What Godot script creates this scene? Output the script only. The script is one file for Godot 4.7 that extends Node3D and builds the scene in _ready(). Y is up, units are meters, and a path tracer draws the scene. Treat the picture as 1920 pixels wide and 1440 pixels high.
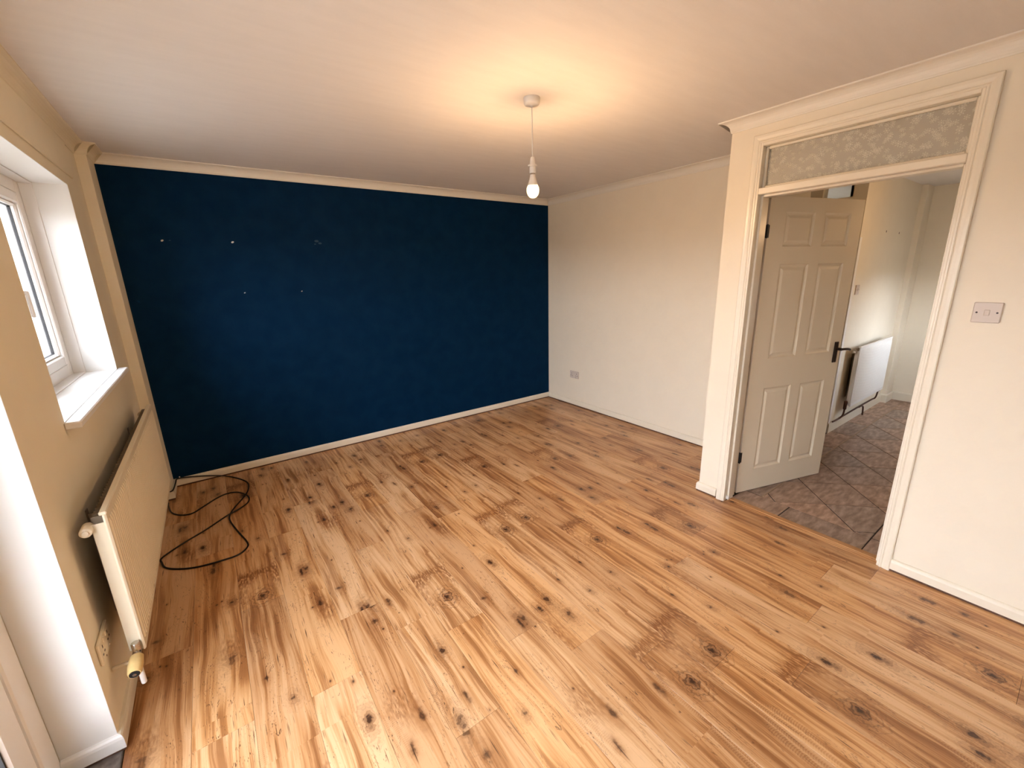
extends Node3D
# An empty living room: deep blue feature wall, oak laminate, bare pendant bulb, door standing open to a tiled hall.
# World frame: blue wall is the plane z = 0, room runs towards +z, left (window) wall is x = XL, floor y = 0.

const XL := 0.095      # left wall face
const XC := 0.151      # side of the boxed pipe in the corner
const ZC := 0.235      # front of that boxing
const XR := 4.05       # right wall of the deep part
const XD := 3.295      # wall with the door
const ZP := 2.559      # where the room narrows
const ZE := 5.2        # wall behind the camera
const H := 2.4
const XH := 7.1        # end of the hall
const ZH := 2.70       # hall wall with radiator
const ZF := 3.67       # opposite hall wall
const HH := 2.36       # hall ceiling

var M := {}
var X := Transform3D.IDENTITY
var used := {}

# ------------------------------------------------------------------ mesh helpers
func mb() -> SurfaceTool:
	var st := SurfaceTool.new()
	st.begin(Mesh.PRIMITIVE_TRIANGLES)
	return st

func vert(st: SurfaceTool, p: Vector3, n: Vector3) -> void:
	st.set_normal((X.basis * n).normalized())
	st.add_vertex(X * p)

func tri(st: SurfaceTool, a: Vector3, b: Vector3, c: Vector3, na: Vector3, nb: Vector3, nc: Vector3) -> void:
	if (b - a).cross(c - a).dot(na + nb + nc) > 0.0:
		vert(st, a, na); vert(st, c, nc); vert(st, b, nb)
	else:
		vert(st, a, na); vert(st, b, nb); vert(st, c, nc)

func face(st: SurfaceTool, pts: Array, n: Vector3) -> void:
	for i in range(1, pts.size() - 1):
		tri(st, pts[0], pts[i], pts[i + 1], n, n, n)

func box(st: SurfaceTool, a: Vector3, b: Vector3, c := 0.0) -> void:
	var lo := Vector3(min(a.x, b.x), min(a.y, b.y), min(a.z, b.z))
	var hi := Vector3(max(a.x, b.x), max(a.y, b.y), max(a.z, b.z))
	for k in 3:
		var i := (k + 1) % 3
		var j := (k + 2) % 3
		for s in [0, 1]:
			var pts := []
			for q in [[0, 0], [1, 0], [1, 1], [0, 1]]:
				var p := Vector3.ZERO
				p[k] = hi[k] if s else lo[k]
				p[i] = hi[i] - c if q[0] else lo[i] + c
				p[j] = hi[j] - c if q[1] else lo[j] + c
				pts.append(p)
			var n := Vector3.ZERO
			n[k] = 1.0 if s else -1.0
			face(st, pts, n)
		if c > 0.0:
			for s in [0, 1]:
				for t in [0, 1]:
					var pts := []
					for q in [[0, 0], [1, 0], [1, 1], [0, 1]]:
						var p := Vector3.ZERO
						p[k] = hi[k] - c if q[0] else lo[k] + c
						if q[1]:
							p[i] = hi[i] if s else lo[i]
							p[j] = hi[j] - c if t else lo[j] + c
						else:
							p[i] = hi[i] - c if s else lo[i] + c
							p[j] = hi[j] if t else lo[j]
						pts.append(p)
					var n := Vector3.ZERO
					n[i] = 1.0 if s else -1.0
					n[j] = 1.0 if t else -1.0
					face(st, pts, n.normalized())
	if c > 0.0:
		for sx in [0, 1]:
			for sy in [0, 1]:
				for sz in [0, 1]:
					var f := Vector3(hi.x if sx else lo.x, hi.y if sy else lo.y, hi.z if sz else lo.z)
					var d := Vector3(-c if sx else c, -c if sy else c, -c if sz else c)
					face(st, [f + Vector3(0, d.y, d.z), f + Vector3(d.x, 0, d.z), f + Vector3(d.x, d.y, 0)], -d.normalized())

# rings of revolution about local y; prof is a list of [radius, y]; smooth unless a profile point repeats
func lathe(st: SurfaceTool, prof: Array, segs := 24) -> void:
	for k in prof.size() - 1:
		var r0: float = prof[k][0]
		var y0: float = prof[k][1]
		var r1: float = prof[k + 1][0]
		var y1: float = prof[k + 1][1]
		if abs(r0 - r1) < 1e-7 and abs(y0 - y1) < 1e-7:
			continue
		var n0 := pn(prof, k, k)
		var n1 := pn(prof, k, k + 1)
		for s in segs:
			var a0 := TAU * s / segs
			var a1 := TAU * (s + 1) / segs
			var d0 := Vector3(cos(a0), 0, sin(a0))
			var d1 := Vector3(cos(a1), 0, sin(a1))
			var p00 := d0 * r0 + Vector3.UP * y0
			var p01 := d1 * r0 + Vector3.UP * y0
			var p10 := d0 * r1 + Vector3.UP * y1
			var p11 := d1 * r1 + Vector3.UP * y1
			var m00 := d0 * n0.x + Vector3.UP * n0.y
			var m01 := d1 * n0.x + Vector3.UP * n0.y
			var m10 := d0 * n1.x + Vector3.UP * n1.y
			var m11 := d1 * n1.x + Vector3.UP * n1.y
			if r0 > 1e-6:
				tri(st, p00, p01, p11, m00, m01, m11)
			if r1 > 1e-6:
				tri(st, p00, p11, p10, m00, m11, m10)

func seg_n(prof: Array, k: int) -> Vector2:
	if k < 0 or k >= prof.size() - 1:
		return Vector2.ZERO
	var d := Vector2(prof[k + 1][0] - prof[k][0], prof[k + 1][1] - prof[k][1])
	if d.length() < 1e-7:
		return Vector2.ZERO
	d = d.normalized()
	return Vector2(-d.y, d.x)

# normal of profile at point i seen from segment k; profiles run from top to bottom, outside to the right
func pn(prof: Array, k: int, i: int) -> Vector2:
	var own := seg_n(prof, k)
	var other := seg_n(prof, i - 1 if i == k else i)
	if other == Vector2.ZERO or own.dot(other) < 0.5:
		return own
	return (own + other).normalized()

func tube(st: SurfaceTool, pts: Array, r: float, segs := 10) -> void:
	var rings := []
	var up := Vector3.UP
	for i in pts.size():
		var t: Vector3 = (pts[min(i + 1, pts.size() - 1)] - pts[max(i - 1, 0)]).normalized()
		if abs(t.dot(up)) > 0.95:
			up = Vector3(1, 0, 0) if abs(t.x) < 0.9 else Vector3(0, 0, 1)
		var a := t.cross(up).normalized()
		var b := a.cross(t).normalized()
		up = b
		var ring := []
		for s in segs:
			var w := TAU * s / segs
			ring.append(a * cos(w) + b * sin(w))
		rings.append(ring)
	for i in pts.size() - 1:
		for s in segs:
			var q := (s + 1) % segs
			var p0: Vector3 = pts[i]
			var p1: Vector3 = pts[i + 1]
			var n00: Vector3 = rings[i][s]
			var n01: Vector3 = rings[i][q]
			var n10: Vector3 = rings[i + 1][s]
			var n11: Vector3 = rings[i + 1][q]
			tri(st, p0 + n00 * r, p0 + n01 * r, p1 + n11 * r, n00, n01, n11)
			tri(st, p0 + n00 * r, p1 + n11 * r, p1 + n10 * r, n00, n11, n10)
	for e in [0, pts.size() - 1]:
		var t: Vector3 = (pts[0] - pts[1]).normalized() if e == 0 else (pts[e] - pts[e - 1]).normalized()
		var cap := []
		for s in segs:
			cap.append(pts[e] + rings[e][s] * r)
		face(st, cap, t)

func smooth_path(ctrl: Array, step := 6) -> Array:
	var out := []
	for i in ctrl.size() - 1:
		var p0: Vector3 = ctrl[max(i - 1, 0)]
		var p1: Vector3 = ctrl[i]
		var p2: Vector3 = ctrl[i + 1]
		var p3: Vector3 = ctrl[min(i + 2, ctrl.size() - 1)]
		for s in step:
			out.append(p1.cubic_interpolate(p2, p0, p3, float(s) / step))
	out.append(ctrl[-1])
	return out

# a profile [[distance from wall, y] ...] along one leg of a plan path, mitred against its neighbours
func leg_normal(a: Vector2, b: Vector2) -> Vector2:
	var d := (b - a).normalized()
	return Vector2(-d.y, d.x)

func run_leg(st: SurfaceTool, prof: Array, path: Array, i: int) -> void:
	var a: Vector2 = path[i]
	var b: Vector2 = path[i + 1]
	var n := leg_normal(a, b)
	var ma := n
	var mbb := n
	if i > 0:
		var n0 := leg_normal(path[i - 1], a)
		ma = (n + n0) / (1.0 + n.dot(n0))
	if i + 2 < path.size():
		var n2 := leg_normal(b, path[i + 2])
		mbb = (n + n2) / (1.0 + n.dot(n2))
	var centre := Vector2.ZERO
	for p in prof:
		centre += Vector2(p[0], p[1]) / prof.size()
	for k in prof.size():
		var p: Array = prof[k]
		var q: Array = prof[(k + 1) % prof.size()]
		var pd := Vector2(q[0] - p[0], q[1] - p[1])
		if pd.length() < 1e-6:
			continue
		var o := Vector2(-pd.y, pd.x).normalized()
		if o.dot(Vector2(p[0] + q[0], p[1] + q[1]) * 0.5 - centre) < 0.0:
			o = -o
		var n3 := Vector3(n.x * o.x, o.y, n.y * o.x)
		var pa: Vector2 = a + ma * p[0]
		var pb: Vector2 = b + mbb * p[0]
		var qa: Vector2 = a + ma * q[0]
		var qb: Vector2 = b + mbb * q[0]
		face(st, [Vector3(pa.x, p[1], pa.y), Vector3(pb.x, p[1], pb.y), Vector3(qb.x, q[1], qb.y), Vector3(qa.x, q[1], qa.y)], n3)
	for e in [0, 1]:
		var at := a if e == 0 else b
		var m := ma if e == 0 else mbb
		var poly := []
		for p in prof:
			var w: Vector2 = at + m * p[0]
			poly.append(Vector3(w.x, p[1], w.y))
		var d := (b - a).normalized() * (-1.0 if e == 0 else 1.0)
		face(st, poly, Vector3(d.x, 0, d.y))

# ------------------------------------------------------------------ node helpers
func numbered(called: String) -> String:
	if not used.has(called):
		used[called] = 0
		return called
	used[called] += 1
	return "%s_%03d" % [called, used[called]]

func obj(called: String, st: SurfaceTool, m: Material, parent: Node = null) -> MeshInstance3D:
	var o := MeshInstance3D.new()
	o.mesh = st.commit()
	o.material_override = m
	o.cast_shadow = GeometryInstance3D.SHADOW_CASTING_SETTING_ON
	if parent == null:
		o.name = numbered(called)
		add_child(o)
	else:
		o.name = called
		parent.add_child(o, true)
	return o

func tag(o: Node, label: String, category: String, kind := "", group := "") -> Node:
	o.set_meta("label", label)
	o.set_meta("category", category)
	if kind != "":
		o.set_meta("kind", kind)
	if group != "":
		o.set_meta("group", group)
	return o

func thing(called: String, label: String, category: String, at := Vector3.ZERO, turn := 0.0, kind := "", group := "") -> Node3D:
	var o := Node3D.new()
	o.name = numbered(called)
	add_child(o)
	o.position = at
	o.rotation.y = turn
	tag(o, label, category, kind, group)
	return o

func boxes(called: String, list: Array, m: Material, parent: Node = null, c := 0.0) -> MeshInstance3D:
	var st := mb()
	for b in list:
		box(st, Vector3(b[0], b[1], b[2]), Vector3(b[3], b[4], b[5]), c)
	return obj(called, st, m, parent)

# ------------------------------------------------------------------ materials
func noise_tex(seed_: int, freq: float, c0: Color, c1: Color, size := 512, oct := 4) -> NoiseTexture2D:
	var n := FastNoiseLite.new()
	n.seed = seed_
	n.noise_type = FastNoiseLite.TYPE_SIMPLEX_SMOOTH
	n.frequency = freq
	n.fractal_octaves = oct
	var g := Gradient.new()
	g.set_color(0, c0)
	g.set_color(1, c1)
	var t := NoiseTexture2D.new()
	t.width = size
	t.height = size
	t.seamless = true
	t.noise = n
	t.color_ramp = g
	return t

func bump_tex(seed_: int, freq: float, strength: float) -> NoiseTexture2D:
	var n := FastNoiseLite.new()
	n.seed = seed_
	n.frequency = freq
	n.fractal_octaves = 3
	var t := NoiseTexture2D.new()
	t.width = 512
	t.height = 512
	t.seamless = true
	t.as_normal_map = true
	t.bump_strength = strength
	t.noise = n
	return t

func paint(c: Color, rough: float, vary := 0.012, seed_ := 1, scale := Vector3(0.7, 0.7, 0.7), bump := 0.0) -> StandardMaterial3D:
	var m := StandardMaterial3D.new()
	m.roughness = rough
	m.albedo_color = Color.WHITE
	m.albedo_texture = noise_tex(seed_, 0.012, c.darkened(vary), c.lightened(vary * 0.6))
	m.uv1_triplanar = true
	m.uv1_world_triplanar = true
	m.uv1_scale = scale
	if bump > 0.0:
		m.normal_enabled = true
		m.normal_texture = bump_tex(seed_ + 50, 0.05, 2.0)
		m.normal_scale = bump
	return m

func plain(c: Color, rough: float, metal := 0.0) -> StandardMaterial3D:
	var m := StandardMaterial3D.new()
	m.albedo_color = c
	m.roughness = rough
	m.metallic = metal
	return m

func wood_decor(seed_: int, knots: Array, tone: float) -> ImageTexture:
	var w := 160
	var h := 1080
	var rng := RandomNumberGenerator.new()
	rng.seed = seed_
	var fine := FastNoiseLite.new()
	fine.seed = seed_
	fine.frequency = 1.0
	fine.fractal_octaves = 4
	var broad := FastNoiseLite.new()
	broad.seed = seed_ + 100
	broad.frequency = 1.0
	broad.fractal_octaves = 2
	var fleck := FastNoiseLite.new()
	fleck.seed = seed_ + 200
	fleck.frequency = 1.0
	fleck.fractal_octaves = 2
	var pale := Color(0.845, 0.685, 0.515)
	var mid := Color(0.73, 0.535, 0.345)
	var brown := Color(0.52, 0.335, 0.19)
	var dark := Color(0.23, 0.14, 0.085)
	var data := PackedByteArray()
	data.resize(w * h * 3)
	var at := 0
	for y in h:
		var v := float(y) / h
		var blend := smoothstep(0.86, 1.0, v)
		for x in w:
			var u := float(x) / w
			var push := 0.0
			var ink := 0.0
			var stain := 0.0
			for k in knots:
				var dv: float = fposmod(v - k[1] + 0.5, 1.0) - 0.5
				var du: float = u - k[0]
				# metres
				var mx := du * 0.1885
				var my := dv * 1.285
				var rr := sqrt(mx * mx / (k[2] * k[2]) + my * my / (k[3] * k[3]))
				if k[5] < 0.0:
					if rr < 4.0:
						stain += k[4] * exp(-rr * rr * 0.7) * (0.75 + 1.3 * fine.get_noise_2d(u * 16.0 + 3.0, v * 30.0))
				elif rr < 7.0:
					push += du * 0.35 * exp(-rr * rr * 0.16)
					var wob := fine.get_noise_2d(u * 5.0 + k[0] * 31.0, v * 38.0 + k[1] * 17.0)
					rr += wob * (0.35 if k[5] > 0.6 else 0.7)
					ink += k[4] * exp(-rr * rr * 2.2)
					if k[5] > 0.0 and rr < 3.4:
						ink += k[5] * max(0.0, sin(rr * 6.6 + wob * 3.0)) * exp(-rr * 0.6) * 0.95
					stain += k[4] * 0.55 * exp(-rr * rr * 0.28)
			var uu := u - push
			var warp := broad.get_noise_2d(uu * 1.1, v * 1.7) * 0.10
			var f0 := fine.get_noise_2d((uu + warp) * 8.0, v * 0.9)
			var g0 := fine.get_noise_2d((uu + warp) * 30.0 + 50.0, v * 4.0)
			var b0 := broad.get_noise_2d((uu + warp) * 2.0 + 9.0, v * 1.5)
			if blend > 0.0:
				f0 = lerp(f0, fine.get_noise_2d((uu + warp) * 8.0, (v - 1.0) * 0.9), blend)
				g0 = lerp(g0, fine.get_noise_2d((uu + warp) * 30.0 + 50.0, (v - 1.0) * 4.0), blend)
				b0 = lerp(b0, broad.get_noise_2d((uu + warp) * 2.0 + 9.0, (v - 1.0) * 1.5), blend)
			var c := pale.lerp(mid, clamp(0.45 + f0 * 0.9 + b0 * 0.75 + g0 * 0.5 + tone, 0.0, 1.0))
			c = c.lerp(brown, clamp((b0 * 1.2 + f0 * 0.7 + g0 * 0.4 - 0.26 + tone * 0.6), 0.0, 0.62))
			c = c.lerp(brown, clamp(stain, 0.0, 0.85))
			# saw marks across the board, along one edge
			var gate := smoothstep(0.12, 0.35, broad.get_noise_2d(u * 1.2 + 40.0, v * 3.0 + 7.0) + (0.16 - u) * 1.8)
			if gate > 0.0:
				c = c.lerp(pale.lightened(0.10), gate * (0.26 + 0.20 * sin(v * 1285.0 / 7.5 * TAU + u * 9.0 + f0 * 5.0)))
			# fine dark flecks and short checks, in clusters
			var where := smoothstep(-0.05, 0.45, broad.get_noise_2d(u * 1.5 + 80.0, v * 4.5))
			var fl := fleck.get_noise_2d(u * 22.0 + g0 * 1.5, v * 48.0 + f0 * 2.0)
			if fl > 0.64 - where * 0.22:
				ink += (fl - 0.64 + where * 0.22) * 2.0
			var ck := fleck.get_noise_2d(u * 26.0 + 60.0, v * 6.0)
			if ck > 0.58:
				ink += (ck - 0.58) * 3.2
			c = c.lerp(dark, clamp(ink, 0.0, 0.92))
			data[at] = int(clamp(c.r, 0, 1) * 255.0)
			data[at + 1] = int(clamp(c.g, 0, 1) * 255.0)
			data[at + 2] = int(clamp(c.b, 0, 1) * 255.0)
			at += 3
	return ImageTexture.create_from_image(Image.create_from_data(w, h, false, Image.FORMAT_RGB8, data))

# flower-pressed obscure glass: brightness of the print and its relief
func pressed_glass() -> StandardMaterial3D:
	var n := 512
	var img := Image.create(n, n, false, Image.FORMAT_RGBA8)
	img.fill(Color(0.74, 0.71, 0.65, 0.7))
	var hgt := Image.create(n, n, false, Image.FORMAT_RGBA8)
	hgt.fill(Color(0.4, 0.4, 0.4))
	var rng := RandomNumberGenerator.new()
	rng.seed = 77
	for k in 420:
		var cx := rng.randi_range(0, n - 1)
		var cy := rng.randi_range(0, n - 1)
		var r := rng.randf_range(8.0, 17.0)
		var ph := rng.randf() * TAU
		for y in range(-24, 25):
			for x in range(-24, 25):
				var d := sqrt(float(x * x + y * y))
				var petal := r * (0.72 + 0.28 * cos(6.0 * atan2(y, x) + ph))
				if d < petal:
					var ring: float = abs(d - petal * 0.75) / petal
					var t: float = clamp(1.0 - ring * 3.0, 0.0, 1.0)
					if d < r * 0.22:
						t = 1.0
					if t > 0.1:
						img.set_pixel(posmod(cx + x, n), posmod(cy + y, n), Color(0.74, 0.71, 0.65, 0.7).lerp(Color(0.86, 0.84, 0.78, 0.78), t))
						hgt.set_pixel(posmod(cx + x, n), posmod(cy + y, n), Color(0.4, 0.4, 0.4).lerp(Color.WHITE, t))
	hgt.bump_map_to_normal_map(3.0)
	var m := StandardMaterial3D.new()
	m.albedo_texture = ImageTexture.create_from_image(img)
	m.transparency = BaseMaterial3D.TRANSPARENCY_ALPHA
	m.roughness = 0.35
	m.normal_enabled = true
	m.normal_texture = ImageTexture.create_from_image(hgt)
	m.normal_scale = 0.6
	m.uv1_triplanar = true
	m.uv1_scale = Vector3(2.2, 2.2, 2.2)
	return m

func make_materials() -> void:
	M.cream = paint(Color(0.905, 0.868, 0.775), 0.62, 0.012, 3, Vector3(0.7, 0.7, 0.7), 0.12)
	M.magnolia = paint(Color(0.905, 0.865, 0.785), 0.62, 0.012, 5, Vector3(0.7, 0.7, 0.7), 0.12)
	M.blue = paint(Color(0.0, 0.135, 0.25), 0.6, 0.05, 8, Vector3(0.9, 0.9, 0.9), 0.12)
	M.blue.metallic_specular = 0.15
	M.ceiling = paint(Color(0.90, 0.88, 0.86), 0.75, 0.02, 11, Vector3(0.35, 0.35, 2.2), 0.1)
	M.cornice = paint(Color(0.90, 0.875, 0.825), 0.55, 0.01, 13)
	M.gloss = paint(Color(0.90, 0.865, 0.79), 0.3, 0.012, 15)
	M.white = paint(Color(0.92, 0.915, 0.90), 0.35, 0.008, 17)
	M.upvc = plain(Color(0.92, 0.915, 0.905), 0.28)
	M.gasket = plain(Color(0.09, 0.08, 0.085), 0.6)
	M.rad = paint(Color(0.90, 0.855, 0.755), 0.34, 0.01, 19)
	M.rad_white = paint(Color(0.90, 0.89, 0.87), 0.34, 0.01, 21)
	M.fin = plain(Color(0.55, 0.5, 0.43), 0.6)
	M.plastic = plain(Color(0.87, 0.85, 0.82), 0.35)
	M.plate = plain(Color(0.79, 0.74, 0.69), 0.4)
	M.hole = plain(Color(0.05, 0.045, 0.04), 0.7)
	M.chrome = plain(Color(0.75, 0.72, 0.68), 0.25, 1.0)
	M.trv = paint(Color(0.86, 0.74, 0.50), 0.4, 0.05, 23, Vector3(9, 9, 9))
	M.bronze = plain(Color(0.16, 0.11, 0.09), 0.38, 0.6)
	M.black = plain(Color(0.02, 0.018, 0.018), 0.45)
	M.rubber = plain(Color(0.018, 0.017, 0.02), 0.42)
	M.copper = plain(Color(0.34, 0.24, 0.2), 0.5, 0.7)
	M.edge = paint(Color(0.33, 0.20, 0.12), 0.6, 0.15, 25, Vector3(4, 4, 4))
	M.door = paint(Color(0.90, 0.85, 0.755), 0.36, 0.012, 27)
	M.subfloor = plain(Color(0.20, 0.13, 0.08), 0.9)
	M.grout = plain(Color(0.16, 0.12, 0.10), 0.95)
	M.grout_pale = plain(Color(0.66, 0.57, 0.48), 0.9)
	M.paving = paint(Color(0.55, 0.53, 0.50), 0.9, 0.15, 29)
	M.filler = plain(Color(0.80, 0.79, 0.76), 0.8)
	M.sill_grey = paint(Color(0.42, 0.38, 0.35), 0.5, 0.2, 33, Vector3(6, 6, 6))
	M.scuff = plain(Color(0.11, 0.235, 0.31), 0.7)
	M.oak = paint(Color(0.74, 0.53, 0.32), 0.4, 0.15, 31, Vector3(9, 9, 0.8))
	var g := StandardMaterial3D.new()
	g.albedo_color = Color(0.86, 0.9, 0.93, 0.06)
	g.transparency = BaseMaterial3D.TRANSPARENCY_ALPHA
	g.roughness = 0.02
	M.glass = g
	M.pressed = pressed_glass()
	var bulb := StandardMaterial3D.new()
	bulb.albedo_color = Color(1.0, 0.96, 0.88)
	bulb.emission_enabled = true
	bulb.emission = Color(1.0, 0.86, 0.62)
	bulb.emission_energy_multiplier = 3.0
	bulb.roughness = 0.4
	M.bulb = bulb
	M.tiles = []
	for k in 3:
		var t := paint([Color(0.66, 0.53, 0.445), Color(0.70, 0.55, 0.45), Color(0.63, 0.52, 0.445)][k], 0.45, 0.3, 40 + k, Vector3(1.1, 1.1, 3.6), 0.4)
		M.tiles.append(t)
	M.wood = []
	var rng := RandomNumberGenerator.new()
	rng.seed = 5
	for k in 6:
		var knots := []
		if k == 0:
			knots.append([0.52, 0.30, 0.019, 0.027, 0.9, 1.0])
			knots.append([0.05, 0.15, 0.055, 0.05, 0.75, -1.0])
			knots.append([0.45, 0.125, 0.07, 0.03, 0.8, -1.0])
			knots.append([0.97, 0.17, 0.035, 0.09, 0.75, -1.0])
			knots.append([0.02, 0.27, 0.03, 0.08, 0.5, -1.0])
			knots.append([0.30, 0.72, 0.008, 0.016, 0.8, 0.0])
			knots.append([0.7, 0.84, 0.012, 0.02, 0.5, 0.3])
		else:
			for q in 3:
				knots.append([rng.randf_range(0.15, 0.85), rng.randf(), rng.randf_range(0.007, 0.017), rng.randf_range(0.014, 0.036), rng.randf_range(0.55, 0.95), 0.4 if rng.randf() < 0.5 else 0.0])
			knots.append([rng.randf_range(0.2, 0.8), rng.randf(), rng.randf_range(0.014, 0.024), rng.randf_range(0.03, 0.05), rng.randf_range(0.35, 0.65), 0.25])
			knots.append([rng.randf_range(0.0, 1.0), rng.randf(), rng.randf_range(0.03, 0.05), rng.randf_range(0.05, 0.12), rng.randf_range(0.35, 0.6), -1.0])
			knots.append([rng.randf_range(0.1, 0.9), rng.randf(), 0.005, 0.007, 0.9, 0.0])
			knots.append([rng.randf_range(0.1, 0.9), rng.randf(), 0.004, 0.006, 0.9, 0.0])
		var tex := wood_decor(300 + k * 7, knots, [0.02, -0.18, 0.10, -0.06, 0.16, -0.12][k])
		var m := StandardMaterial3D.new()
		m.albedo_texture = tex
		m.roughness = 0.32
		for tint in [Color(1, 1, 1), Color(0.93, 0.90, 0.87), Color(1.0, 0.97, 0.92)]:
			var mm: StandardMaterial3D = m.duplicate()
			mm.albedo_color = tint
			M.wood.append(mm)

# ------------------------------------------------------------------ fixtures
# local frame: x along the wall, y up from the floor, z out of the wall
func radiator(label: String, at: Vector3, turn: float, length: float, y0: float, y1: float, zb: float, zf: float, pitch: float, m: Material, group := "") -> Node3D:
	var o := thing("radiator", label, "radiator", at, turn, "", group)
	var hl := length * 0.5
	# fluted front panel
	var st := mb()
	var n := int(length / pitch)
	var prof := [[0.0, 0.0], [0.22, 0.0], [0.40, 0.0045], [0.82, 0.0045], [1.0, 0.0]]
	var xs := []
	for k in n:
		for p in prof.slice(0, 4):
			xs.append([-hl + 0.012 + (length - 0.024) * (k + p[0]) / n, p[1]])
	xs.append([hl - 0.012, 0.0])
	var rows := [[y0 + 0.006, 0.0], [y0 + 0.026, 0.0], [y0 + 0.040, 1.0], [y1 - 0.040, 1.0], [y1 - 0.024, 0.0], [y1 - 0.006, 0.0]]
	for r in rows.size() - 1:
		for k in xs.size() - 1:
			var a := Vector3(xs[k][0], rows[r][0], zf - 0.0045 + xs[k][1] * rows[r][1])
			var b := Vector3(xs[k + 1][0], rows[r][0], zf - 0.0045 + xs[k + 1][1] * rows[r][1])
			var c := Vector3(xs[k + 1][0], rows[r + 1][0], zf - 0.0045 + xs[k + 1][1] * rows[r + 1][1])
			var d := Vector3(xs[k][0], rows[r + 1][0], zf - 0.0045 + xs[k][1] * rows[r + 1][1])
			var nn := (b - a).cross(d - a).normalized()
			face(st, [a, b, c, d], nn)
	# rim and back of the panel
	box(st, Vector3(-hl, y0, zf - 0.016), Vector3(hl, y1, zf - 0.0048), 0.005)
	obj("front_panel", st, m, o)
	# sheet top with slots
	st = mb()
	box(st, Vector3(-hl + 0.004, y1 - 0.004, zf - 0.024), Vector3(hl - 0.004, y1 + 0.008, zf - 0.003), 0.003)
	obj("top_cap", st, m, o)
	for s in [-1, 1]:
		st = mb()
		box(st, Vector3(s * (hl - 0.010), y0 + 0.012, zb), Vector3(s * (hl - 0.007), y1 - 0.030, zf - 0.012), 0.001)
		obj("side_panel", st, m, o)
	# folded convector behind
	st = mb()
	var fins := int(length / 0.026)
	for k in fins:
		var fx := -hl + 0.03 + (length - 0.06) * k / (fins - 1)
		box(st, Vector3(fx - 0.0012, y0 + 0.03, zb), Vector3(fx + 0.0012, y1 - 0.012, zf - 0.0165))
	box(st, Vector3(-hl + 0.03, y0 + 0.03, zf - 0.019), Vector3(hl - 0.03, y1 - 0.012, zf - 0.0162))
	obj("convector_fins", st, M.fin, o)
	# brackets to the wall
	for s in [-1, 1]:
		st = mb()
		box(st, Vector3(s * hl * 0.7 - 0.015, y0 + 0.06, 0.0015), Vector3(s * hl * 0.7 + 0.015, y1 - 0.06, 0.004))
		box(st, Vector3(s * hl * 0.7 - 0.002, y1 - 0.14, 0.002), Vector3(s * hl * 0.7 + 0.002, y1 - 0.08, zb + 0.004))
		obj("wall_bracket", st, M.fin, o)
	return o

func cyl(st: SurfaceTool, a: Vector3, b: Vector3, prof: Array, segs := 20) -> void:
	# prof: [radius, share of the way from b to a ... ] listed from the a end (1) down to the b end (0)
	var keep := X
	var d := a - b
	var up := d.normalized()
	var side := Vector3(1, 0, 0) if abs(up.x) < 0.9 else Vector3(0, 0, 1)
	var bx := side.cross(up).normalized()
	var bz := bx.cross(up).normalized()
	X = keep * Transform3D(Basis(bx, up, bz), b)
	var p := []
	for q in prof:
		p.append([q[0], q[1] * d.length()])
	lathe(st, p, segs)
	X = keep

func solid(st: SurfaceTool, a: Vector3, b: Vector3, r: float, segs := 20) -> void:
	cyl(st, a, b, [[0.0, 1.0], [r * 0.88, 1.0], [r, 0.94], [r, 0.06], [r * 0.88, 0.0], [0.0, 0.0]], segs)

func socket(label: String, at: Vector3, turn: float, m: Material) -> void:
	var o := thing("double_socket", label, "wall socket", at, turn)
	var st := mb()
	box(st, Vector3(-0.073, -0.043, 0.0), Vector3(0.073, 0.043, 0.010), 0.0035)
	obj("plate", st, m, o)
	for s in [-1, 1]:
		st = mb()
		box(st, Vector3(s * 0.018 - 0.007, 0.014, 0.008), Vector3(s * 0.018 + 0.007, 0.034, 0.0135), 0.0015)
		obj("rocker", st, m, o)
		for h in [[0.0, 0.012, 0.003, 0.006], [-0.011, -0.012, 0.005, 0.003], [0.011, -0.012, 0.005, 0.003]]:
			st = mb()
			var cx: float = s * 0.040 + h[0]
			box(st, Vector3(cx - h[2], h[1] - h[3], 0.009), Vector3(cx + h[2], h[1] + h[3], 0.0104))
			obj("pin_slot", st, M.hole, o)
		st = mb()
		X = Transform3D(Basis(Vector3(1, 0, 0), PI / 2), Vector3(s * 0.030, -0.034, 0.0))
		lathe(st, [[0.0, 0.0112], [0.0032, 0.0112], [0.0036, 0.009]], 12)
		X = Transform3D.IDENTITY
		obj("screw", st, M.chrome, o)

func light_switch(label: String, at: Vector3, turn: float, m: Material) -> void:
	var o := thing("light_switch", label, "light switch", at, turn)
	var st := mb()
	box(st, Vector3(-0.043, -0.043, 0.0), Vector3(0.043, 0.043, 0.009), 0.003)
	obj("plate", st, m, o)
	st = mb()
	X = Transform3D(Basis(Vector3(1, 0, 0), 0.09), Vector3(0, 0, 0))
	box(st, Vector3(-0.0085, -0.0125, 0.006), Vector3(0.0085, 0.0125, 0.0125), 0.0018)
	X = Transform3D.IDENTITY
	obj("rocker", st, m, o)
	for s in [-1, 1]:
		st = mb()
		X = Transform3D(Basis(Vector3(1, 0, 0), PI / 2), Vector3(s * 0.0301, 0, 0.0))
		lathe(st, [[0.0, 0.0098], [0.0034, 0.0098], [0.0040, 0.008]], 12)
		X = Transform3D.IDENTITY
		obj("screw", st, M.bronze, o)

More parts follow.
